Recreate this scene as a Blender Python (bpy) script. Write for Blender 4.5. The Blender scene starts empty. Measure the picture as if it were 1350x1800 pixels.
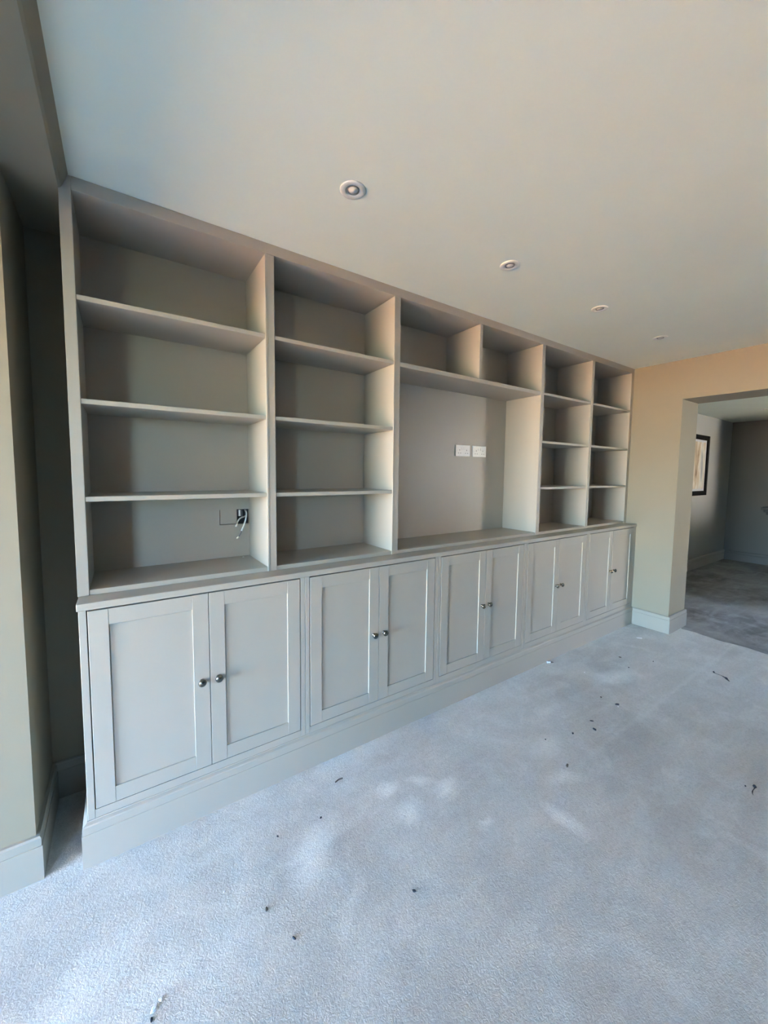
import bpy, bmesh, math, random
from mathutils import Matrix, Vector

random.seed(7)
scene = bpy.context.scene
COL = scene.collection

# ------------------------------------------------------------------ camera
F_PX = 678.739
YAW, PITCH, ROLL = 0.5978, -0.0729, 0.0107
cy, sy, cp, sp = math.cos(YAW), math.sin(YAW), math.cos(PITCH), math.sin(PITCH)
fwd = Vector((sy * cp, cy * cp, sp))
rgt = Vector((cy, -sy, 0))
upv = rgt.cross(fwd)
cr, sr = math.cos(ROLL), math.sin(ROLL)
rgt, upv = cr * rgt + sr * upv, -sr * rgt + cr * upv
cam_data = bpy.data.cameras.new('camera')
cam = bpy.data.objects.new('camera', cam_data)
COL.objects.link(cam)
cam.matrix_world = Matrix(((rgt.x, upv.x, -fwd.x, 0.1431), (rgt.y, upv.y, -fwd.y, -1.7392),
                           (rgt.z, upv.z, -fwd.z, 1.4133), (0, 0, 0, 1)))
cam_data.sensor_fit = 'HORIZONTAL'
cam_data.sensor_width = 36
cam_data.lens = F_PX * 36 / 1350
cam_data.shift_y = -20.231 / 1350
cam_data.clip_start = 0.02
scene.camera = cam

# ------------------------------------------------------------------ sky, sun, exposure
world = bpy.data.worlds.new('sky')
scene.world = world
world.use_nodes = True
wn = world.node_tree
wn.nodes.clear()
w_out = wn.nodes.new('ShaderNodeOutputWorld')
w_bg = wn.nodes.new('ShaderNodeBackground')
w_sky = wn.nodes.new('ShaderNodeTexSky')
w_sky.sky_type = 'NISHITA'
w_sky.sun_disc = False
w_sky.sun_elevation = math.radians(46)
w_sky.sun_rotation = math.radians(15)
w_sky.air_density = 1.0
w_sky.dust_density = 0.3
w_sky.ozone_density = 3.0
w_bg.inputs['Strength'].default_value = 1.85
w_tint = wn.nodes.new('ShaderNodeMixRGB')          # camera white balance: shade reads blue
w_tint.blend_type = 'MULTIPLY'
w_tint.inputs[0].default_value = 1.0
w_tint.inputs[2].default_value = (0.80, 1.0, 1.25, 1)
wn.links.new(w_sky.outputs[0], w_tint.inputs[1])
wn.links.new(w_tint.outputs[0], w_bg.inputs[0])
wn.links.new(w_bg.outputs[0], w_out.inputs[0])

sun_data = bpy.data.lights.new('sun', 'SUN')
sun_data.energy = 64.0
sun_data.color = (1.0, 0.69, 0.33)
sun_data.angle = math.radians(0.6)
sun = bpy.data.objects.new('sun', sun_data)
COL.objects.link(sun)
sun.location = (3, 9, 9)
sun.rotation_euler = Vector((-0.22, -0.78, -0.80)).to_track_quat('-Z', 'Y').to_euler()

scene.view_settings.view_transform = 'Standard'
scene.view_settings.look = 'None'
scene.view_settings.gamma = 1.0
scene.view_settings.use_curve_mapping = False
scene.view_settings.exposure = 3.0
scene.cycles.max_bounces = 14
scene.cycles.diffuse_bounces = 3


def portal(name, loc, normal, w, h):
    d = bpy.data.lights.new(name, 'AREA')
    d.shape = 'RECTANGLE'
    d.size, d.size_y = w, h
    d.cycles.is_portal = True
    o = bpy.data.objects.new(name, d)
    COL.objects.link(o)
    o.location = loc
    o.rotation_euler = Vector(normal).to_track_quat('-Z', 'Z').to_euler()
    return o


# ------------------------------------------------------------------ materials
def new_mat(name):
    m = bpy.data.materials.new(name)
    m.use_nodes = True
    n = m.node_tree
    return m, n, n.nodes['Principled BSDF']


def noise(n, scale, detail=4.0, rough=0.55, dist=0.0, coord=None, vec=None):
    t = n.nodes.new('ShaderNodeTexNoise')
    t.inputs['Scale'].default_value = scale
    t.inputs['Detail'].default_value = detail
    t.inputs['Roughness'].default_value = rough
    t.inputs['Distortion'].default_value = dist
    if vec is not None:
        n.links.new(vec, t.inputs['Vector'])
    return t


def ramp(n, src, stops):
    r = n.nodes.new('ShaderNodeValToRGB')
    e = r.color_ramp.elements
    while len(e) < len(stops):
        e.new(0.5)
    for el, (p, c) in zip(e, stops):
        el.position = p
        el.color = (*c, 1) if len(c) == 3 else c
    n.links.new(src, r.inputs[0])
    return r


def paint(name, col, rough=0.5, var=0.03, bump=0.02, scale=160.0):
    m, n, b = new_mat(name)
    tc = n.nodes.new('ShaderNodeNewGeometry')
    t = noise(n, 2.2, 5, vec=tc.outputs['Position'])
    lo = tuple(c * (1 - var) for c in col)
    hi = tuple(min(1, c * (1 + var)) for c in col)
    r = ramp(n, t.outputs['Fac'], [(0.3, lo), (0.7, hi)])
    n.links.new(r.outputs[0], b.inputs['Base Color'])
    b.inputs['Roughness'].default_value = rough
    if bump:
        f = noise(n, scale, 3, vec=tc.outputs['Position'])
        bp = n.nodes.new('ShaderNodeBump')
        bp.inputs['Strength'].default_value = bump
        bp.inputs['Distance'].default_value = 0.002
        n.links.new(f.outputs['Fac'], bp.inputs['Height'])
        n.links.new(bp.outputs[0], b.inputs['Normal'])
    return m


def plain(name, col, rough=0.5, metal=0.0, var=0.06, scale=60):
    m, n, b = new_mat(name)
    tc = n.nodes.new('ShaderNodeTexCoord')
    t = noise(n, scale, 3, vec=tc.outputs['Object'])
    r = ramp(n, t.outputs['Fac'], [(0.3, tuple(c * (1 - var) for c in col)), (0.7, tuple(min(1, c * (1 + var)) for c in col))])
    n.links.new(r.outputs[0], b.inputs['Base Color'])
    b.inputs['Roughness'].default_value = rough
    b.inputs['Metallic'].default_value = metal
    return m


M_UNIT = paint('greige_satin_paint', (0.405, 0.366, 0.305), 0.42, 0.02, 0.05, 220)
M_WALL = paint('warm_greige_wall_paint', (0.275, 0.235, 0.165), 0.6, 0.025, 0.08, 180)
M_SKIRT = paint('skirting_satin_paint', (0.335, 0.305, 0.25), 0.45, 0.02, 0.04, 200)
M_CEIL = paint('off_white_ceiling_paint', (0.735, 0.775, 0.665), 0.75, 0.02, 0.06, 160)
M_HALL = paint('hall_wall_paint', (0.42, 0.405, 0.37), 0.6, 0.03, 0.08, 180)
M_CHAR = paint('charcoal_bounce_cut', (0.09, 0.09, 0.095), 0.6, 0.03, 0.08, 180)  # dark colour made up for the unseen front wall to cut bounced light
M_FAR = paint('dark_taupe_far_wall', (0.12, 0.112, 0.10), 0.6, 0.03, 0.08, 180)  # even darker tone for the far wall and its skirting
M_OUT = paint('render', (0.6, 0.57, 0.52), 0.8, 0.05, 0.1, 60)
M_PATIO = paint('sandstone_paving', (0.62, 0.43, 0.24), 0.85, 0.12, 0.2, 12)
M_BOUNCE = paint('pale_grey_bounce_wall', (0.28, 0.33, 0.38), 0.8, 0.05, 0.1, 30)  # pale tone of the added reflector wall outside
M_LAWN = paint('lawn_green', (0.11, 0.15, 0.055), 0.9, 0.25, 0.3, 20)
M_SOCKET = plain('white_plastic', (0.80, 0.78, 0.74), 0.35, 0, 0.02)
M_SLOT = plain('dark_slot', (0.06, 0.055, 0.05), 0.6)
M_BRASS = plain('aged_pewter_metal', (0.19, 0.175, 0.15), 0.26, 1.0, 0.12, 200)
M_NICKEL = plain('satin_nickel', (0.72, 0.72, 0.68), 0.42, 0.25, 0.04)
M_RING = plain('shade_grey_surround', (0.22, 0.215, 0.20), 0.5)  # grey stands in for the shade around the recessed lamp
M_LENS = plain('frosted_lamp_lens', (0.72, 0.70, 0.64), 0.2, 0.0, 0.03)
M_BLACKBOX = plain('dark_back_box', (0.025, 0.025, 0.028), 0.5)
M_CABLE = plain('white_cable_sleeve', (0.78, 0.77, 0.74), 0.45)
M_GREYCABLE = plain('grey_cable_core', (0.16, 0.16, 0.17), 0.5)
M_FRAME = plain('black_lacquer', (0.010, 0.009, 0.009), 0.6, 0, 0.2)
M_FRAME.node_tree.nodes['Principled BSDF'].inputs['Specular IOR Level'].default_value = 0.12
M_MOUNT = plain('pale_mount_card', (0.55, 0.54, 0.54), 0.7)
M_DARKWOOD = plain('dark_stained_wood', (0.03, 0.027, 0.027), 0.4, 0, 0.2, 30)
M_CRUMB = plain('dark_crumb', (0.03, 0.03, 0.035), 0.8, 0, 0.3)
M_BROWN = plain('brown_crumb', (0.13, 0.11, 0.09), 0.85, 0, 0.3)
M_CHIP = plain('white_paint_chip', (0.82, 0.82, 0.82), 0.6)
M_STEEL = plain('bright_steel', (0.92, 0.93, 0.95), 0.4, 0.2)
M_ALU = plain('dark_grey_aluminium', (0.12, 0.125, 0.13), 0.4, 0.3)


def floor_material(name, base, dust, dark, grain=1.0, seam=True):
    m, n, b = new_mat(name)
    g = n.nodes.new('ShaderNodeNewGeometry')
    pos = g.outputs['Position']
    L = n.links.new
    big = noise(n, 1.5, 6, 0.62, 0.6, vec=pos)
    mid = noise(n, 5.5, 6, 0.65, 0.8, vec=pos)
    fine = noise(n, 95, 4, 0.6, 1.2, vec=pos)
    # trowelled streaks, stretched along x
    mp = n.nodes.new('ShaderNodeMapping')
    mp.inputs['Scale'].default_value = (1.4, 7.0, 1.0)
    mp.inputs['Rotation'].default_value = (0, 0, 0.5)
    L(pos, mp.inputs['Vector'])
    streak = noise(n, 1.6, 5, 0.6, 0.5, vec=mp.outputs[0])
    r1 = ramp(n, big.outputs['Fac'], [(0.30, dark), (0.50, base), (0.72, tuple(0.5 * (a + c) for a, c in zip(base, dust)))])
    dustmask = ramp(n, mid.outputs['Fac'], [(0.50, (0, 0, 0)), (0.72, (1, 1, 1))])
    strmask = ramp(n, streak.outputs['Fac'], [(0.48, (0, 0, 0)), (0.78, (1, 1, 1))])
    mul = n.nodes.new('ShaderNodeMath'); mul.operation = 'MULTIPLY'
    L(dustmask.outputs[0], mul.inputs[0]); mul.inputs[1].default_value = 0.55
    m1 = n.nodes.new('ShaderNodeMixRGB')
    L(mul.outputs[0], m1.inputs[0]); L(r1.outputs[0], m1.inputs[1]); m1.inputs[2].default_value = (*dust, 1)
    mul2 = n.nodes.new('ShaderNodeMath'); mul2.operation = 'MULTIPLY'
    L(strmask.outputs[0], mul2.inputs[0]); mul2.inputs[1].default_value = 0.45
    m2 = n.nodes.new('ShaderNodeMixRGB')
    L(mul2.outputs[0], m2.inputs[0]); L(m1.outputs[0], m2.inputs[1]); m2.inputs[2].default_value = (*dust, 1)
    last = m2
    sep = n.nodes.new('ShaderNodeSeparateXYZ'); L(pos, sep.inputs[0])
    if seam:
        # plaster dust smears where somebody swept: (x, y, half length, half width, angle, amount)
        for (px, py, la, wb, an, am) in [(1.60, -.93, .13, .05, -1.55, .85), (1.82, -.81, .10, .05, -.6, .6), (1.085, -.405, .07, .04, .2, .9), (1.31, -.56, .09, .05, .4, .7), (1.24, -.46, .10, .03, -.7, .6),
                                         (1.09, -.56, .08, .07, .8, .85), (.67, -.52, .13, .09, .9, .85), (.70, -.44, .16, .07, .3, .45), (1.317, -.757, .06, .03, .2, .6), (-.02, -.52, .22, .10, .5, .5), (.17, -.60, .14, .09, .4, .5),
                                         (1.935, -.637, .16, .07, .2, .5), (2.97, -.51, .24, .09, -.2, .6), (2.2, -.46, .2, .06, .1, .4), (.67, -.88, .20, .12, 1.0, .35), (.35, -.62, .25, .12, .8, .35)]:
            mpp = n.nodes.new('ShaderNodeMapping'); mpp.vector_type = 'TEXTURE'
            mpp.inputs['Location'].default_value = (px, py, 0)
            mpp.inputs['Rotation'].default_value = (0, 0, an)
            mpp.inputs['Scale'].default_value = (la, wb, 1)
            wob = n.nodes.new('ShaderNodeVectorMath'); wob.operation = 'MULTIPLY_ADD'
            L(mid.outputs['Color'], wob.inputs[0]); wob.inputs[1].default_value = (.12, .12, 0); 
            off = n.nodes.new('ShaderNodeVectorMath'); off.operation = 'SUBTRACT'
            L(pos, off.inputs[0]); off.inputs[1].default_value = (.06, .06, 0)
            L(off.outputs[0], wob.inputs[2])
            L(wob.outputs[0], mpp.inputs['Vector'])
            ln = n.nodes.new('ShaderNodeVectorMath'); ln.operation = 'LENGTH'
            L(mpp.outputs[0], ln.inputs[0])
            rr = ramp(n, ln.outputs['Value'], [(0.0, (am,) * 3), (0.45, (am * .55,) * 3), (1.0, (0, 0, 0))])
            mm = n.nodes.new('ShaderNodeMixRGB')
            L(rr.outputs[0], mm.inputs[0]); L(last.outputs[0], mm.inputs[1])
            mm.inputs[2].default_value = (*[min(1, c * 1.22) for c in dust], 1)
            last = mm
        # pour joint running along the room
        d = n.nodes.new('ShaderNodeMath'); d.operation = 'MULTIPLY_ADD'
        L(mid.outputs['Fac'], d.inputs[0]); d.inputs[1].default_value = 0.05; L(sep.outputs['Y'], d.inputs[2])
        d2 = n.nodes.new('ShaderNodeMath'); d2.operation = 'ADD'; L(d.outputs[0], d2.inputs[0]); d2.inputs[1].default_value = 0.775
        d3 = n.nodes.new('ShaderNodeMath'); d3.operation = 'ABSOLUTE'; L(d2.outputs[0], d3.inputs[0])
        sm = ramp(n, d3.outputs[0], [(0.0, (.32, .32, .32)), (0.022, (0, 0, 0))])
        xr = n.nodes.new('ShaderNodeMapRange')
        xr.inputs['From Min'].default_value = 1.5; xr.inputs['From Max'].default_value = 2.6
        L(sep.outputs['X'], xr.inputs['Value'])
        xm = n.nodes.new('ShaderNodeMath'); xm.operation = 'MULTIPLY'
        L(xr.outputs[0], xm.inputs[0]); L(sm.outputs[0], xm.inputs[1])
        m3 = n.nodes.new('ShaderNodeMixRGB')
        L(xm.outputs[0], m3.inputs[0]); L(last.outputs[0], m3.inputs[1]); m3.inputs[2].default_value = (*dust, 1)
        last = m3
    # fine speckle
    sp_ = ramp(n, fine.outputs['Fac'], [(0.30, (0.80, 0.80, 0.80)), (0.50, (1, 1, 1)), (0.72, (1.12, 1.12, 1.12))])
    m4 = n.nodes.new('ShaderNodeMixRGB'); m4.blend_type = 'MULTIPLY'; m4.inputs[0].default_value = 0.8 * grain
    L(last.outputs[0], m4.inputs[1]); L(sp_.outputs[0], m4.inputs[2])
    L(m4.outputs[0], b.inputs['Base Color'])
    b.inputs['Roughness'].default_value = 0.78
    b.inputs['Specular IOR Level'].default_value = 0.3
    worm = noise(n, 115, 4, 0.6, 1.3, vec=pos)
    b1 = n.nodes.new('ShaderNodeBump'); b1.inputs['Strength'].default_value = 0.5 * grain; b1.inputs['Distance'].default_value = 0.004
    L(worm.outputs['Fac'], b1.inputs['Height'])
    b2 = n.nodes.new('ShaderNodeBump'); b2.inputs['Strength'].default_value = 0.35; b2.inputs['Distance'].default_value = 0.004
    L(fine.outputs['Fac'], b2.inputs['Height']); L(b1.outputs[0], b2.inputs['Normal'])
    L(b2.outputs[0], b.inputs['Normal'])
    return m


M_FLOOR = floor_material('dusty_grey_screed', (0.535, 0.53, 0.49), (0.72, 0.715, 0.67), (0.43, 0.425, 0.395))
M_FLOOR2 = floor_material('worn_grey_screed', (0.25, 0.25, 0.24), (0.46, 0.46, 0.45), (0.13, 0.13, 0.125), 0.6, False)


# ------------------------------------------------------------------ mesh helpers
def box(bm, x0, x1, y0, y1, z0, z1, bev=0.0):
    vs = [bm.verts.new((x, y, z)) for x in (x0, x1) for y in (y0, y1) for z in (z0, z1)]
    fs = [bm.faces.new([vs[i] for i in f]) for f in ((0, 1, 3, 2), (4, 6, 7, 5), (0, 4, 5, 1), (2, 3, 7, 6), (0, 2, 6, 4), (1, 5, 7, 3))]
    if bev:
        ed = list({e for f in fs for e in f.edges})
        bmesh.ops.bevel(bm, geom=ed, offset=bev, segments=1, affect='EDGES', clamp_overlap=True)


def lathe(bm, prof, seg=24, axis='z', origin=(0, 0, 0), sign=1):
    """prof: list of (r, h). axis 'z': h along sign*z, 'y': h along sign*y."""
    rings = []
    for r, h in prof:
        ring = []
        for k in range(seg):
            a = 2 * math.pi * k / seg
            if axis == 'z':
                p = (r * math.cos(a), r * math.sin(a), sign * h)
            else:
                p = (r * math.cos(a), sign * h, r * math.sin(a))
            ring.append(bm.verts.new(Vector(p) + Vector(origin)))
        rings.append(ring)
    for a, b in zip(rings, rings[1:]):
        for k in range(seg):
            bm.faces.new((a[k], a[(k + 1) % seg], b[(k + 1) % seg], b[k]))
    for ring, flip in ((rings[0], True), (rings[-1], False)):
        if (ring[0].co - ring[seg // 2].co).length > 1e-5:
            bm.faces.new(ring[::-1] if flip else ring)
    bmesh.ops.remove_doubles(bm, verts=bm.verts[:], dist=1e-6)


def tube(bm, pts, r, seg=10):
    pts = [Vector(p) for p in pts]
    rings = []
    up = Vector((0.3, 0.2, 1)).normalized()
    for i, p in enumerate(pts):
        t = (pts[min(i + 1, len(pts) - 1)] - pts[max(i - 1, 0)]).normalized()
        u = t.cross(up).normalized()
        v = t.cross(u).normalized()
        rr = r[i] if isinstance(r, (list, tuple)) else r
        rings.append([bm.verts.new(p + rr * (math.cos(2 * math.pi * k / seg) * u + math.sin(2 * math.pi * k / seg) * v)) for k in range(seg)])
    for a, b in zip(rings, rings[1:]):
        for k in range(seg):
            bm.faces.new((a[k], a[(k + 1) % seg], b[(k + 1) % seg], b[k]))
    bm.faces.new(rings[0][::-1]); bm.faces.new(rings[-1])


def bez(p0, p1, p2, p3, n=10):
    out = []
    for i in range(n + 1):
        t = i / n
        out.append(tuple((1 - t) ** 3 * a + 3 * t * (1 - t) ** 2 * b + 3 * t * t * (1 - t) * c + t ** 3 * d for a, b, c, d in zip(p0, p1, p2, p3)))
    return out


def make(name, bm, mat, parent=None, smooth=False, kind=None):
    bmesh.ops.recalc_face_normals(bm, faces=bm.faces[:])
    me = bpy.data.meshes.new(name)
    bm.to_mesh(me); bm.free()
    if smooth:
        for p in me.polygons:
            p.use_smooth = True
    me.materials.append(mat)
    o = bpy.data.objects.new(name, me)
    COL.objects.link(o)
    if parent:
        o.parent = parent
        o.matrix_parent_inverse = Matrix.Identity(4)
        o.location = -Vector(base_of(parent))
    if kind:
        o['kind'] = kind
    return o


def base_of(o):
    p = Vector((0, 0, 0))
    while o:
        p += o.location
        o = o.parent
    return p


def boxes(name, lst, mat, parent=None, bev=0.0, kind=None):
    bm = bmesh.new()
    for b in lst:
        box(bm, *b, bev)
    return make(name, bm, mat, parent, kind=kind)


def thing(name, loc, label, cat, group=None):
    o = bpy.data.objects.new(name, None)
    o.empty_display_size = 0.1
    COL.objects.link(o)
    o.location = loc
    tag(o, label, cat, group)
    return o


def tag(o, label, cat, group=None):
    o['label'] = label
    o['category'] = cat
    if group:
        o['group'] = group
    return o


def copy_part(o, parent, offset=(0, 0, 0)):
    c = o.copy()
    COL.objects.link(c)
    c.parent = parent
    c.location = o.location + Vector(offset)
    return c


def sweep_profile(name, path, prof, mat, parent=None, kind=None, closed_ends=True):
    """path: list of (x, y) points; the profile's d axis points to the RIGHT of travel, mitred. prof: list of (d, z)."""
    bm = bmesh.new()
    n = len(path)
    P = [Vector((p[0], p[1])) for p in path]
    rings = []
    for i in range(n):
        nrm = []
        if i > 0:
            t = (P[i] - P[i - 1]).normalized(); nrm.append(Vector((t.y, -t.x)))
        if i < n - 1:
            t = (P[i + 1] - P[i]).normalized(); nrm.append(Vector((t.y, -t.x)))
        if len(nrm) == 2:
            m = (nrm[0] + nrm[1]).normalized()
            m = m / max(0.2, m.dot(nrm[0]))
        else:
            m = nrm[0]
        rings.append([bm.verts.new((P[i].x + m.x * d, P[i].y + m.y * d, z)) for d, z in prof])
    k = len(prof)
    for a, b in zip(rings, rings[1:]):
        for j in range(k):
            bm.faces.new((a[j], a[(j + 1) % k], b[(j + 1) % k], b[j]))
    if closed_ends:
        bm.faces.new(rings[0][::-1]); bm.faces.new(rings[-1])
    return make(name, bm, mat, parent, kind=kind)


# ------------------------------------------------------------------ measured layout
H = 2.40                       # ceiling
XR = 4.1455                    # end wall
XJ = 4.505                     # far face of end wall
YP = -0.393                    # near corner of the end-wall pier
ZO = 2.0655                    # head of the opening
YK = 0.3086                    # back panels of the shelving
YW = 0.345                     # wall behind
XP, YPF = -0.138, -0.048       # nib wall left of the alcove
YF = -4.4                      # wall behind the camera
YE = -3.2                      # glazed front of the extension
XL = -5.0                      # glazed wall
YO2 = -2.75                    # far side of the opening
HX, HY, HZ, HF = 8.7026, 0.4067, 2.3129, -4.9   # next room: far wall, left wall, ceiling, front wall
S = 'structure'

# ------------------------------------------------------------------ structure
def strip_edge(x, y0, y1, n, amp):
    return [(x + random.uniform(-amp, amp) + 0.012 * math.sin(i * 0.9), y0 + (y1 - y0) * i / n) for i in range(n + 1)]

bm = bmesh.new()
edge = [(4.40, YP - 0.02)] + [(x - 0.02 * min(1, (abs(y) - .4) / .4), y) for x, y in strip_edge(4.385, YP - 0.03, YO2, 46, 0.006)]
outline = [(XR, YW), (XR, YP), (4.46, YP)] + edge + [(XR, YO2), (XR, YF), (-.36, YF), (-.36, YE - .2), (XL - .2, YE - .2), (XL - .2, YW)]
top = [bm.verts.new((x, y, 0)) for x, y in outline]
bot = [bm.verts.new((x, y, -0.1)) for x, y in outline]
bm.faces.new(top); bm.faces.new(bot[::-1])
for i in range(len(top)):
    j = (i + 1) % len(top)
    bm.faces.new((top[i], bot[i], bot[j], top[j]))
floor = make('floor', bm, M_FLOOR, kind=S)
floor['label'] = 'dusty grey screed floor with scattered crumbs'
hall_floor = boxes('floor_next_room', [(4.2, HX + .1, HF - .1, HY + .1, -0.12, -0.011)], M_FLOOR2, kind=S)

boxes('ceiling', [(0.0, XR + .05, YF - .2, YW + .1, H, H + .25)], M_CEIL, kind=S)
boxes('ceiling_glazed_side', [(XL - .25, -0.36, YE - .25, YW + .1, H, H + .25)], M_CEIL, kind=S)
boxes('ceiling_next_room', [(XJ - .02, HX + .1, HF - .1, HY + .1, HZ, H + .25)], M_CEIL, kind=S)
# ceiling downstand over the former outside wall; its near face leans slightly
bm = bmesh.new()
pr = [(0.029, H + .02), (0.028, H), (0.013, 2.362), (0.008, 2.352), (0.001, 2.347), (-0.36, 2.347), (-0.36, H + .02)]
ra = [bm.verts.new((x, YF, z)) for x, z in pr]
# rear part of the beam stays clear of the shelving's side panel
rb = [bm.verts.new((x, -0.0015, z)) for x, z in pr]
bm.faces.new(ra); bm.faces.new(rb[::-1])
for i in range(len(pr)):
    j = (i + 1) % len(pr)
    bm.faces.new((ra[i], rb[i], rb[j], ra[j]))
box(bm, -0.36, -0.0012, -0.0015, YW, 2.347, H + .02)
beam = make('trim_1', bm, M_WALL, kind=S)
beam['label'] = 'shallow ceiling downstand running out from the shelving'

lintel = boxes('trim_2', [(-.60, -.3605, YE - .1, YPF + .01, 2.15, H + .02)], M_WALL, kind=S)  # out of view, added to shade the downstand and the near ceiling
lintel['label'] = 'unseen lintel added beside the downstand to shade it'
boxes('wall_back', [(-.36, XR + .1, YW, YW + .2, -.1, H + .2)], M_WALL, kind=S)
boxes('wall_nib', [(XL - .05, XP, YPF, YW + .1, -.1, H + .2)], M_WALL, kind=S)
boxes('wall_right', [(XR, XJ, YP, HY + .1, -.1, H + .2), (XR, XJ, YO2, YP, ZO, H + .2), (XR, XJ, HF, YO2, -.1, H + .2)], M_WALL, kind=S)
boxes('wall_front', [(-.36, XR + .1, YF - .2, YF, -.1, H + .2), (-.36, -.30, YF, YE, -.1, H + .2)], M_CHAR, kind=S)
BX0, BX1, BZ = -2.0, -1.42, 2.20
boxes('wall_front_glazed', [(XL - .05, BX0, YE - .25, YE, -.1, H + .2), (BX1, -.30, YE - .25, YE, -.1, H + .2), (BX0, BX1, YE - .25, YE, BZ, H + .2)], M_WALL, kind=S)
GY0, GY1, GZ = -2.75, -0.16, 2.20
boxes('wall_left', [(XL - .25, XL, YE - .25, GY0, -.1, H + .2), (XL - .25, XL, GY1, YW, -.1, H + .2), (XL - .25, XL, GY0, GY1, GZ, H + .2)], M_WALL, kind=S)
boxes('wall_next_room_left', [(XJ - .02, HX + .2, HY, HY + .2, -.1, H + .2)], M_HALL, kind=S)
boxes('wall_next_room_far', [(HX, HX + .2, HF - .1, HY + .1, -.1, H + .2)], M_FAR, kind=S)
WX0, WX1, WZ0, WZ1 = 5.9, 7.4, 0.95, 2.15
boxes('wall_next_room_front', [(XJ - .1, WX0, HF - .25, HF, -.1, H + .2), (WX1, HX + .2, HF - .25, HF, -.1, H + .2),
                               (WX0, WX1, HF - .25, HF, -.1, WZ0), (WX0, WX1, HF - .25, HF, WZ1, H + .2)], M_HALL, kind=S)

boxes('wall_next_room_shade_blockers', [(7.75, 7.87, HF - .05, -.75, -.1, HZ + .05), (5.9, 7.75, -1.42, -1.30, -.1, 1.05)], M_HALL, kind=S)  # unseen partition and half wall, both added to shade the next room's walls
# glazed doors on the garden side and the next room's window (frames; the daylight comes through them)
wdw = boxes('window_1', [(XL - .16, XL - .08, GY0, GY1, 0, .05), (XL - .16, XL - .08, GY0, GY1, GZ - .06, GZ)], M_ALU, kind=S)
for i in range(5):
    yy = GY0 + (GY1 - GY0 - .06) * i / 4
    boxes('mullion', [(XL - .16, XL - .08, yy, yy + .06, .05, GZ - .06)], M_ALU, wdw)
wd3 = boxes('window_3', [(BX0, BX1, YE - .16, YE - .08, 0, .05), (BX0, BX1, YE - .16, YE - .08, BZ - .06, BZ)], M_ALU, kind=S)
for i in range(4):
    xx = BX0 + (BX1 - BX0 - .06) * i / 3
    boxes('mullion', [(xx, xx + .06, YE - .16, YE - .08, .05, BZ - .06)], M_ALU, wd3)
portal('portal_front', ((BX0 + BX1) / 2, YE - .06, BZ / 2), (0, 1, 0), BX1 - BX0, BZ)
wd2 = boxes('window_2', [(WX0, WX1, HF - .18, HF - .11, WZ0, WZ0 + .05), (WX0, WX1, HF - .18, HF - .11, WZ1 - .05, WZ1)], M_SOCKET, kind=S)
for i in range(3):
    xx = WX0 + (WX1 - WX0 - .05) * i / 2
    boxes('mullion', [(xx, xx + .05, HF - .18, HF - .11, WZ0 + .05, WZ1 - .05)], M_SOCKET, wd2)
portal('portal_garden', (XL - .06, (GY0 + GY1) / 2, GZ / 2), (1, 0, 0), GY1 - GY0, GZ)
portal('portal_next_room', ((WX0 + WX1) / 2, HF - .06, (WZ0 + WZ1) / 2), (0, 1, 0), WX1 - WX0, WZ1 - WZ0)
boxes('ground_outside', [(-60, 60, YE - .3, 60, -.30, -.125)], M_PATIO, kind=S)
boxes('wall_bounce_outside', [(3.5, 14, -10.2, -10, -.2, 3.4)], M_BOUNCE, kind=S)  # unseen wall added to reflect neutral sunlight into the next room's window
boxes('ground_lawn', [(-60, 60, -60, YE - .3, -.30, -.125)], M_LAWN, kind=S)

# skirting boards
SK = [(0, 0), (.018, 0), (.018, .1225), (.0152, .1232), (.0150, .150), (.0105, .156), (0, .156)]
sweep_profile('baseboard_left', [(XL + .01, YPF), (XP, YPF), (XP, YW), (-0.005, YW)], SK, M_SKIRT, kind=S)
sweep_profile('baseboard_right', [(XR, -0.107), (XR, YP), (XJ, YP), (XJ, HY)], SK, M_SKIRT, kind=S)
SK2 = [(0, -.011), (.018, -.011), (.018, .10), (.013, .104), (.013, .11), (.018, .116), (.016, .142), (.009, .15), (0, .15)]
sweep_profile('baseboard_next_room_left', [(XJ + .02, HY), (HX - .0005, HY)], SK2, M_HALL, kind=S)
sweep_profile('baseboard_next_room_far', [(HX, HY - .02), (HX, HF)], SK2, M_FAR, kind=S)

# ------------------------------------------------------------------ base cabinets
YD = -0.0928                   # door fronts
ZDT, ZDB = 0.9224, 0.1996
P0, PW, PG = 0.0306, 0.7742, 0.0488
CW = PW + PG
ZWU, ZWT = 0.9284, 0.9535      # worktop
cab_labels = [
    'greige two-door base cabinet beside the dark alcove, nearest the camera',
    'greige two-door base cabinet second from the dark alcove',
    'greige two-door base cabinet in the middle of the row, third from either end',
    'greige two-door base cabinet second from the doorway wall',
    'greige two-door base cabinet against the doorway wall, farthest from the camera']
proto = None


def knob_bm(x, z):
    bm = bmesh.new()
    prof = [(.0095, 0), (.0095, .002), (.0062, .004), (.0055, .009), (.0065, .0115), (.0125, .014), (.0152, .0175), (.0150, .0205), (.0125, .0245), (.0075, .0272), (.0001, .0280)]
    lathe(bm, prof, 24, 'y', (x, YD, z), -1)
    return bm


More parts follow.
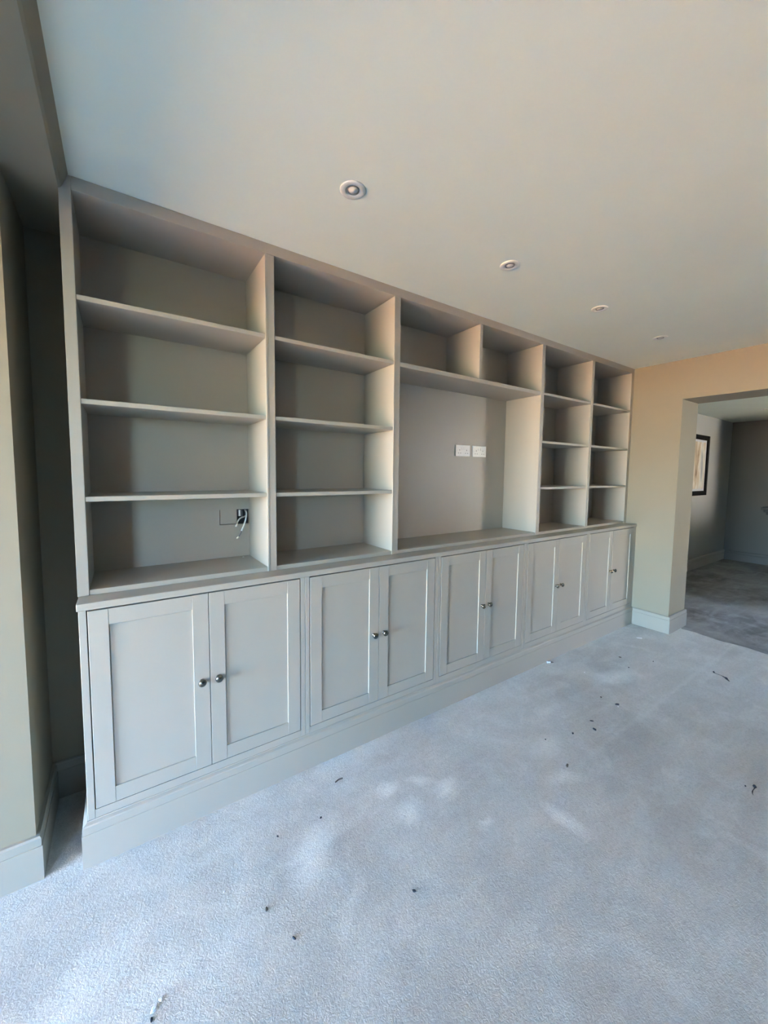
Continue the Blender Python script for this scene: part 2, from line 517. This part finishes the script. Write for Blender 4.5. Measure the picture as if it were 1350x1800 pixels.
for k in range(5):
    x0 = P0 + k * CW
    cab = thing('base_cabinet', (x0 - PG / 2, 0, 0), cab_labels[k], 'cabinet', 'base cabinets under the long worktop')
    xa, xb = x0 - PG / 2, x0 + PW + PG / 2
    # face frame stiles with a fine joint between neighbouring cabinets
    boxes('side_panel', [(xa + .0006, x0 - .0022, YD + .001, .30, ZDB - .034, ZWU - .0005)], M_UNIT, cab, .0012)
    boxes('side_panel', [(x0 + PW + .0022, xb - .0006, YD + .001, .30, ZDB - .034, ZWU - .0005)], M_UNIT, cab, .0012)
    boxes('bottom_rail', [(x0 - .002, x0 + PW + .002, YD + .0015, .30, ZDB - .034, ZDB - .0028)], M_UNIT, cab)
    boxes('back_panel', [(x0 - .002, x0 + PW + .002, .285, .30, ZDB - .002, ZWU - .0006)], M_UNIT, cab)
    for d in (0, 1):
        g = 0.0012
        l = x0 + d * PW / 2 + g
        r = x0 + (d + 1) * PW / 2 - g
        SW, RW = .0585, .0575
        pd = boxes('door', [(l + SW - .006, r - SW + .006, YD + .0065, YD + .0145, ZDB + RW - .006, ZDT - RW + .006)], M_UNIT, cab)
        boxes('stile', [(l, l + SW, YD, YD + .02, ZDB, ZDT)], M_UNIT, pd, .0009)
        boxes('stile', [(r - SW, r, YD, YD + .02, ZDB, ZDT)], M_UNIT, pd, .0009)
        boxes('rail', [(l + SW + .0003, r - SW - .0003, YD + .0004, YD + .0196, ZDT - RW, ZDT)], M_UNIT, pd, .0007)
        boxes('rail', [(l + SW + .0003, r - SW - .0003, YD + .0004, YD + .0196, ZDB, ZDB + RW)], M_UNIT, pd, .0007)
        kx = (r - .0305) if d == 0 else (l + .0305)
        kn = make('knob', knob_bm(kx, .566), M_BRASS, pd, smooth=True)
        kn['label'] = 'round dark pewter knob'
# scribe filler against the end wall
filler = boxes('filler_strip', [(P0 + 5 * CW - PG / 2 + .0006, XR - .0005, YD + .001, YD + .02, ZDB - .034, ZWU - .0005)], M_UNIT, bev=.001)
tag(filler, 'narrow greige filler strip between last cabinet and doorway wall', 'filler strip')

# plinth: continuous skirting in front of the cabinets with a return at the left end
PL = [(0, 0), (.0200, 0), (.0200, .1235), (.0178, .1242), (.0175, .1500), (.0150, .1545), (.0055, .1600), (.0050, .1645), (0, .1650)]
plinth = sweep_profile('plinth', [(0.0085, YW - .02), (0.0085, YD + .006), (XR - .0005, YD + .006)], PL, M_UNIT)
tag(plinth, 'long moulded greige skirting plinth along the floor under the cabinets', 'plinth')

# worktop
worktop = boxes('worktop', [(0.0025, XR - .0005, -0.0975, .30, ZWU, ZWT)], M_UNIT, bev=.0018)
tag(worktop, 'long narrow greige worktop running across all the base cabinets', 'worktop')

# ------------------------------------------------------------------ shelving above
XLI, W, T, WT = 0.0346, 0.6546, 0.0405, 1.2847
ZH = 2.3547
S1, S2, S3 = 2.0158, 1.6615, 1.3143
ZB = 0.9735
bays = []
x = XLI
for w in (W, W, WT, W, W):
    bays.append((x, x + w)); x += w + T
bk = thing('built_in_bookcase', (2.07, 0.1, ZWT), 'tall greige built-in shelving with open compartments standing on the worktop', 'bookcase')
Z0 = ZWT + .0003
boxes('side_panel', [(0.0, XLI, 0, YW - .002, Z0, H - .0005)], M_UNIT, bk, .0015)
boxes('side_panel', [(bays[4][1], XR - .001, 0, YW - .002, Z0, ZH - .0003)], M_UNIT, bk, .0015)
for i in range(4):
    boxes('divider', [(bays[i][1], bays[i + 1][0], 0, YK, Z0, ZH - .0003)], M_UNIT, bk, .0018)
    # raised strip added for the bright line where the rounded edge catches light
    boxes('highlight_strip', [(bays[i][1] - .0012, bays[i][1] + .0075, -.0016, .004, Z0, ZH - .0003)], M_UNIT, bk, .0008)
boxes('divider', [(2.0515, 2.0785, .002, YK, S1 + .0003, ZH - .0003)], M_UNIT, bk, .0015)
boxes('highlight_strip', [(2.0503, 2.0565, .0006, .005, S1 + .0003, ZH - .0003)], M_UNIT, bk, .0008)
boxes('header', [(XLI + .0003, XR - .001, -.0008, YW - .002, ZH, H - .0005)], M_UNIT, bk, .001)
HX0, HX1, HZ0, HZ1 = .5445, .686, 1.1405, 1.2165
for i, (a, b) in enumerate(bays):
    boxes('bottom_board', [(a + .0003, b - .0003, .0035, YK, Z0, ZB)], M_UNIT, bk, .0012)
    if i == 0:
        boxes('back_panel', [(a - .004, HX0, YK, YK + .018, Z0, ZH), (HX1, b + .004, YK, YK + .018, Z0, ZH),
                             (HX0, HX1, YK, YK + .018, Z0, HZ0), (HX0, HX1, YK, YK + .018, HZ1, ZH)], M_UNIT, bk)
    else:
        boxes('back_panel', [(a - .004, b + .004, YK, YK + .018, Z0, ZH)], M_UNIT, bk)
    if i == 2:
        boxes('shelf', [(a + .0004, b - .0004, .0015, YK - .0004, S1 - .025, S1)], M_UNIT, bk, .0012)
    else:
        for z in (S1, S2, S3):
            boxes('shelf', [(a + .0004, b - .0004, .0025, YK - .0004, z - .018, z)], M_UNIT, bk, .0012)
cov = boxes('cut_out_piece', [(HX0 + .0035, .6275, YK + .0035, YK + .0165, HZ0 + .0028, HZ1 - .0004)], M_UNIT, bk)
cov['label'] = 'loose rectangular board piece left in the cable cut-out'

# ------------------------------------------------------------------ wiring in the first bay
bm = bmesh.new()
bx0, bx1, by0, by1 = .6305, HX1 - .0008, YK + .003, YW - .001
box(bm, bx0, bx1, by1 - .003, by1, HZ0 + .001, HZ1 - .001)
box(bm, bx0, bx0 + .002, by0, by1 - .003, HZ0 + .001, HZ1 - .001)
box(bm, bx1 - .002, bx1, by0, by1 - .003, HZ0 + .001, HZ1 - .001)
box(bm, bx0 + .002, bx1 - .002, by0, by1 - .003, HZ0 + .001, HZ0 + .003)
box(bm, bx0 + .002, bx1 - .002, by0, by1 - .003, HZ1 - .003, HZ1 - .001)
bb = thing('back_box', (.658, YK + .02, HZ0), 'black recessed back box inside the cut-out in the first shelving bay', 'back box')
make('shell', bm, M_BLACKBOX, bb)
boxes('terminal_block', [(.6375, .6475, YK + .008, YK + .030, 1.180, 1.2125)], M_STEEL, bb, .001)
boxes('terminal_block', [(.654, .659, YK + .012, YK + .030, 1.176, 1.2125)], M_GREYCABLE, bb, .001)

c1 = thing('short_cable', (.672, YK + .01, 1.17), 'short grey cable with a white tip hooking out of the cut-out', 'cable')
bm = bmesh.new(); tube(bm, bez((.676, .325, 1.180), (.655, .285, 1.172), (.632, .285, 1.186), (.615, .262, 1.146), 12), .0036); make('sleeve', bm, M_NICKEL, c1, True)
bm = bmesh.new(); tube(bm, [(.617, .2625, 1.149), (.611, .255, 1.1385), (.607, .251, 1.1365)], [.0043, .0048, .003]); make('tip', bm, M_SOCKET, c1, True)
c2 = thing('long_cable', (.678, YK + .01, 1.21), 'longer white cable with a grey end and white tip dangling from the cut-out', 'cable')
bm = bmesh.new(); tube(bm, bez((.672, .330, 1.210), (.675, .290, 1.20), (.668, .262, 1.18), (.6345, .2505, 1.112), 12), .0040); make('sleeve', bm, M_CABLE, c2, True)
bm = bmesh.new(); tube(bm, bez((.6345, .2505, 1.113), (.632, .250, 1.106), (.628, .2495, 1.098), (.619, .249, 1.084), 8), .0030); make('core', bm, M_GREYCABLE, c2, True)
bm = bmesh.new(); tube(bm, [(.620, .249, 1.085), (.614, .2485, 1.078), (.610, .2485, 1.0765)], [.004, .0046, .003]); make('tip', bm, M_SOCKET, c2, True)

# ------------------------------------------------------------------ double sockets in the wide niche
def socket(x0, label):
    z0, w, h = 1.5365, .1465, .083
    s = thing('double_socket', (x0 + w / 2, YK, z0), label, 'socket', 'white double sockets in the wide niche')
    boxes('face_plate', [(x0, x0 + w, YK - .0095, YK - .0005, z0, z0 + h)], M_SOCKET, s, .002)
    yf = YK - .0095
    for q, cx in enumerate((x0 + .037, x0 + w - .037)):
        for (dx, dz, ww, hh) in ((0, .012, .0042, .008), (-.0111, -.0105, .0065, .0042), (.0111, -.0105, .0065, .0042)):
            boxes('pin_slot', [(cx + dx - ww / 2, cx + dx + ww / 2, yf - .0004, yf + .002, z0 + .0335 + dz - hh / 2, z0 + .0335 + dz + hh / 2)], M_SLOT, s)
        rx = x0 + w / 2 + (-.0125 if q == 0 else .0125)
        boxes('rocker_switch', [(rx - .0065, rx + .0065, yf - .0022, yf + .001, z0 + .049, z0 + .069)], M_SOCKET, s, .001)
    for sx in (x0 + .0135, x0 + w - .0135):
        bm = bmesh.new(); lathe(bm, [(.0034, 0), (.0034, .0006), (.0001, .0009)], 12, 'y', (sx, yf, z0 + h / 2), -1); make('fixing_screw', bm, M_NICKEL, s)
    return s


socket(2.1575, 'left one of two white double sockets on the wide niche back')
socket(2.3330, 'right one of two white double sockets on the wide niche back')

# ------------------------------------------------------------------ downlights
dl_labels = ['round recessed ceiling downlight above the first bays, nearest the camera', 'round recessed ceiling downlight second from the camera',
             'round recessed ceiling downlight third from the camera', 'round recessed ceiling downlight farthest along, near the doorway wall']
first = None
spots = [(.848, -.490, H), (1.702, -.490, H), (2.533, -.490, H), (3.383, -.490, H), (7.303, -.263, HZ)]
for i, (x, y, z) in enumerate(spots):
    lab = dl_labels[i] if i < 4 else 'small recessed downlight in the ceiling of the room beyond the doorway'
    d = thing('downlight', (x, y, z), lab, 'downlight', 'recessed ceiling downlights')
    if first is None:
        first = d
        bm = bmesh.new(); lathe(bm, [(.0455, -.0002), (.0455, .0028), (.0435, .0046), (.036, .0062), (.0275, .0050), (.0245, .0030), (.0225, -.0002)], 40, 'z', (x, y, z), -1); ring = make('trim_ring', bm, M_NICKEL, d, True)
        bm = bmesh.new(); lathe(bm, [(.0222, .0006), (.0218, .0042), (.0195, .0046), (.0180, .0026), (.0180, .0004)], 32, 'z', (x, y, z), -1); baf = make('inner_ring', bm, M_RING, d, True)
        bm = bmesh.new(); lathe(bm, [(.0178, .0006), (.0165, .0028), (.0120, .0052), (.0060, .0066), (.0001, .0070)], 28, 'z', (x, y, z), -1); len_ = make('lamp', bm, M_LENS, d, True)
        parts = [ring, baf, len_]
    else:
        for p in parts:
            copy_part(p, d)

# ------------------------------------------------------------------ picture in the next room
M_PRINT, n, b = new_mat('abstract_print')
tc = n.nodes.new('ShaderNodeTexCoord')
mp = n.nodes.new('ShaderNodeMapping'); mp.inputs['Scale'].default_value = (3.2, 1, 0.9); mp.inputs['Rotation'].default_value = (0, .25, 0); mp.inputs['Location'].default_value = (.4, 0, .35)
n.links.new(tc.outputs['Object'], mp.inputs['Vector'])
t1 = noise(n, 1.6, 5, 0.55, 0.4, vec=mp.outputs[0])
rc = ramp(n, t1.outputs['Fac'], [(0.30, (.36, .24, .16)), (0.42, (.70, .55, .38)), (0.52, (.86, .80, .68)), (0.62, (.55, .54, .52)), (0.75, (.26, .28, .31))])
n.links.new(rc.outputs[0], b.inputs['Base Color'])
b.inputs['Roughness'].default_value = 0.25
px0, px1, pz0, pz1 = 6.86, 7.585, 1.117, 2.011
pic = thing('framed_picture', ((px0 + px1) / 2, HY, pz0), 'tall black-framed abstract picture on the side wall of the room beyond', 'picture')
fw = .055
yb_ = HY - .0008
boxes('frame_side', [(px0, px0 + fw, yb_ - .030, yb_, pz0, pz1)], M_FRAME, pic, .004)
boxes('frame_side', [(px1 - fw, px1, yb_ - .030, yb_, pz0, pz1)], M_FRAME, pic, .004)
boxes('frame_side', [(px0 + fw, px1 - fw, yb_ - .030, yb_, pz1 - fw, pz1)], M_FRAME, pic, .004)
boxes('frame_side', [(px0 + fw, px1 - fw, yb_ - .030, yb_, pz0, pz0 + fw)], M_FRAME, pic, .004)
boxes('inner_slip', [(px0 + fw, px0 + fw + .012, yb_ - .022, yb_ - .004, pz0 + fw, pz1 - fw), (px1 - fw - .012, px1 - fw, yb_ - .022, yb_ - .004, pz0 + fw, pz1 - fw),
                     (px0 + fw + .012, px1 - fw - .012, yb_ - .022, yb_ - .004, pz0 + fw, pz0 + fw + .012), (px0 + fw + .012, px1 - fw - .012, yb_ - .022, yb_ - .004, pz1 - fw - .012, pz1 - fw)], M_FRAME, pic)
mo = boxes('mount', [(px0 + fw, px1 - fw, yb_ - .010, yb_ - .002, pz0 + fw, pz1 - fw)], M_MOUNT, pic)
pr_ = boxes('print', [(px0 + fw + .045, px1 - fw - .045, yb_ - .0125, yb_ - .0102, pz0 + fw + .045, pz1 - fw - .045)], M_PRINT, pic)

# dark wall shelf on the far wall, only its end in view
sh = thing('wall_shelf', (HX, -.7, .81), 'end of a dark moulded shelf on the far wall beyond the doorway', 'shelf')
boxes('shelf_board', [(HX - .20, HX - .0005, -1.4, -.062, .885, .925)], M_DARKWOOD, sh, .004)
boxes('moulding', [(HX - .165, HX - .0005, -1.37, -.085, .845, .8849)], M_DARKWOOD, sh, .006)
boxes('moulding', [(HX - .12, HX - .0005, -1.34, -.11, .805, .8449)], M_DARKWOOD, sh, .006)

# ------------------------------------------------------------------ bits lying on the floor
def crumb(name, x, y, sx, syy, sz, rot, mat, label, cat='crumb', group=None, n=7, z=0.0):
    bm = bmesh.new()
    bmesh.ops.create_icosphere(bm, subdivisions=2, radius=1.0)
    rnd = random.Random(int(abs(x * 7919 + y * 104729) * 100))
    ph = [rnd.uniform(0, 6.28) for _ in range(6)]
    sx, syy, sz = sx * .8, syy * .8, sz * .8
    for v in bm.verts:
        f = 1 + .22 * math.sin(3 * v.co.x + ph[0]) * math.cos(2.5 * v.co.y + ph[1]) + .14 * math.sin(6 * v.co.y + ph[2] + 4 * v.co.z)
        v.co = Vector((v.co.x * sx * f, v.co.y * syy * f, max(-.7, v.co.z) * sz * f))
    bmesh.ops.rotate(bm, verts=bm.verts[:], matrix=Matrix.Rotation(rot, 3, 'Z'))
    zmin = min(v.co.z for v in bm.verts)
    for v in bm.verts:
        v.co.z -= zmin
    o = make(name, bm, mat)
    o.location = (x, y, z)
    tag(o, label, cat, group)
    return o


def strand(name, pts, r, mat, label, cat, z=.0):
    bm = bmesh.new()
    tube(bm, pts, r, 6)
    o = make(name, bm, mat)
    tag(o, label, cat)
    return o


crumb('pellet', .918, -.807, .0085, .0045, .004, 2.2, M_CRUMB, 'small black pellet alone in the middle of the foreground floor', 'pellet')
crumb('pellet', .532, -.709, .0095, .0040, .004, 2.0, M_CRUMB, 'small black pellet on the foreground floor left of centre', 'pellet')
crumb('crumb', .486, -.586, .0090, .0055, .005, .9, M_BROWN, 'small brownish crumb on the floor before the first cabinet')
crumb('crumb', .774, -.378, .0055, .0045, .004, .3, M_CRUMB, 'tiny dark crumb on the floor before the second cabinet')
crumb('paint_chip', .170, -.652, .012, .008, .003, .8, M_CHIP, 'larger white paint chip at the bottom left of the floor', 'paint chip')
crumb('paint_chip', .187, -.640, .008, .006, .003, .2, M_CHIP, 'smaller white paint chip beside the larger one at bottom left', 'paint chip')
crumb('crumb', .163, -.672, .007, .004, .003, 1.3, M_CRUMB, 'dark crumb beside the white paint chips at bottom left')
crumb('paint_chip', .386, -.455, .006, .004, .002, .5, M_CHIP, 'tiny white chip on the floor before the first cabinet doors', 'paint chip')
crumb('crumb', 1.888, -.780, .016, .007, .006, .3, M_BROWN, 'brown scrap on the floor in the middle distance')
crumb('crumb', 2.271, -.714, .013, .008, .006, 1.0, M_CRUMB, 'largest black crumb on the floor before the middle cabinets')
crumb('crumb', 2.333, -.666, .012, .004, .004, 2.3, M_CRUMB, 'thin dark sliver lying just behind the largest black crumb')
crumb('crumb', 2.138, -.665, .009, .006, .005, .4, M_CRUMB, 'dark crumb lying just left of the largest black crumb')
crumb('crumb', 2.626, -.669, .015, .007, .006, 2.6, M_CRUMB, 'black scrap touching a white fleck before the fourth cabinet')
crumb('paint_chip', 2.610, -.682, .008, .005, .003, .6, M_CHIP, 'white fleck touching a black scrap before the fourth cabinet', 'paint chip')
crumb('crumb', 2.62, -.575, .009, .006, .005, .6, M_BROWN, 'brownish crumb just left of the black scrap with the white fleck')
crumb('paint_chip', 3.02 - .18, -.35, .009, .005, .003, .1, M_CHIP, 'white chip on the floor in front of the fourth cabinet', 'paint chip')
crumb('crumb', 3.181, -.493, .007, .005, .004, .7, M_CRUMB, 'tiny dark crumb on the far floor before the last cabinet')
crumb('crumb', 3.297, -.381, .013, .007, .005, 1.7, M_BROWN, 'brownish crumb on the far floor before the last cabinet')
crumb('crumb', 3.443, -.551, .011, .004, .004, .2, M_BROWN, 'thin brown sliver on the far floor near the doorway pier')
crumb('paint_chip', 3.82, -.30, .030, .014, .004, 2.6, M_CHIP, 'flat pale plaster flake on the floor at the foot of the doorway pier', 'plaster flake')
crumb('crumb', .60, -.36, .006, .004, .003, 2.4, M_CRUMB, 'tiny dark crumb near the plinth before the first cabinet pair')
crumb('crumb', 1.97, -.61, .006, .004, .003, 1.4, M_CRUMB, 'tiny dark speck on the floor before the middle cabinet')
strand('wire_scrap', bez((3.630, -.862, .004), (3.60, -.875, .006), (3.62, -.905, .005), (3.604, -.925, .004), 8) + bez((3.604, -.925, .004), (3.595, -.945, .006), (3.575, -.95, .006), (3.560, -.968, .004), 8)[1:],
       [.006, .004, .002, .0015, .0015, .0015, .0015, .002, .003, .004, .006, .007, .007, .005, .004, .003, .002], M_CRUMB, 'black curled wire scrap on the floor near the doorway threshold', 'wire scrap')
strand('fluff_strand', bez((2.49, -1.322, .003), (2.475, -1.335, .006), (2.44, -1.318, .005), (2.415, -1.335, .003), 8), [.006, .007, .003, .002, .0015, .002, .0025, .0015, .001], M_CRUMB, 'thin black strand of fluff on the floor at the right edge', 'fluff')
crumb('crumb', 2.455, -1.300, .006, .004, .004, .3, M_CRUMB, 'small dark crumb beside the black strand at the right edge')
strand('twig_scrap', [(.905, -.25, .003), (.925, -.245, .004), (.945, -.247, .003)], .003, M_BROWN, 'short brown sliver on the floor close to the plinth', 'sliver')
scr = thing('screw', (2.77, -.13, 0), 'bright steel screw with a dark tip lying against the plinth', 'screw')
bm = bmesh.new(); tube(bm, [(2.748, -.1215, .0055), (2.765, -.133, .005)], .0045, 10); make('shank', bm, M_STEEL, scr, True)
bm = bmesh.new(); tube(bm, [(2.7655, -.1335, .005), (2.776, -.141, .0042), (2.786, -.148, .003)], [.0045, .0035, .001], 10); make('point', bm, M_CRUMB, scr, True)
bm = bmesh.new(); tube(bm, [(2.743, -.1185, .006), (2.7478, -.1213, .0057)], [.008, .0055], 12); make('head', bm, M_STEEL, scr, True)
fleck = crumb('paint_chip', .646, .27, .008, .005, .002, .4, M_CHIP, 'tiny white fleck on the bottom board below the dangling cables', 'paint chip', z=ZB)
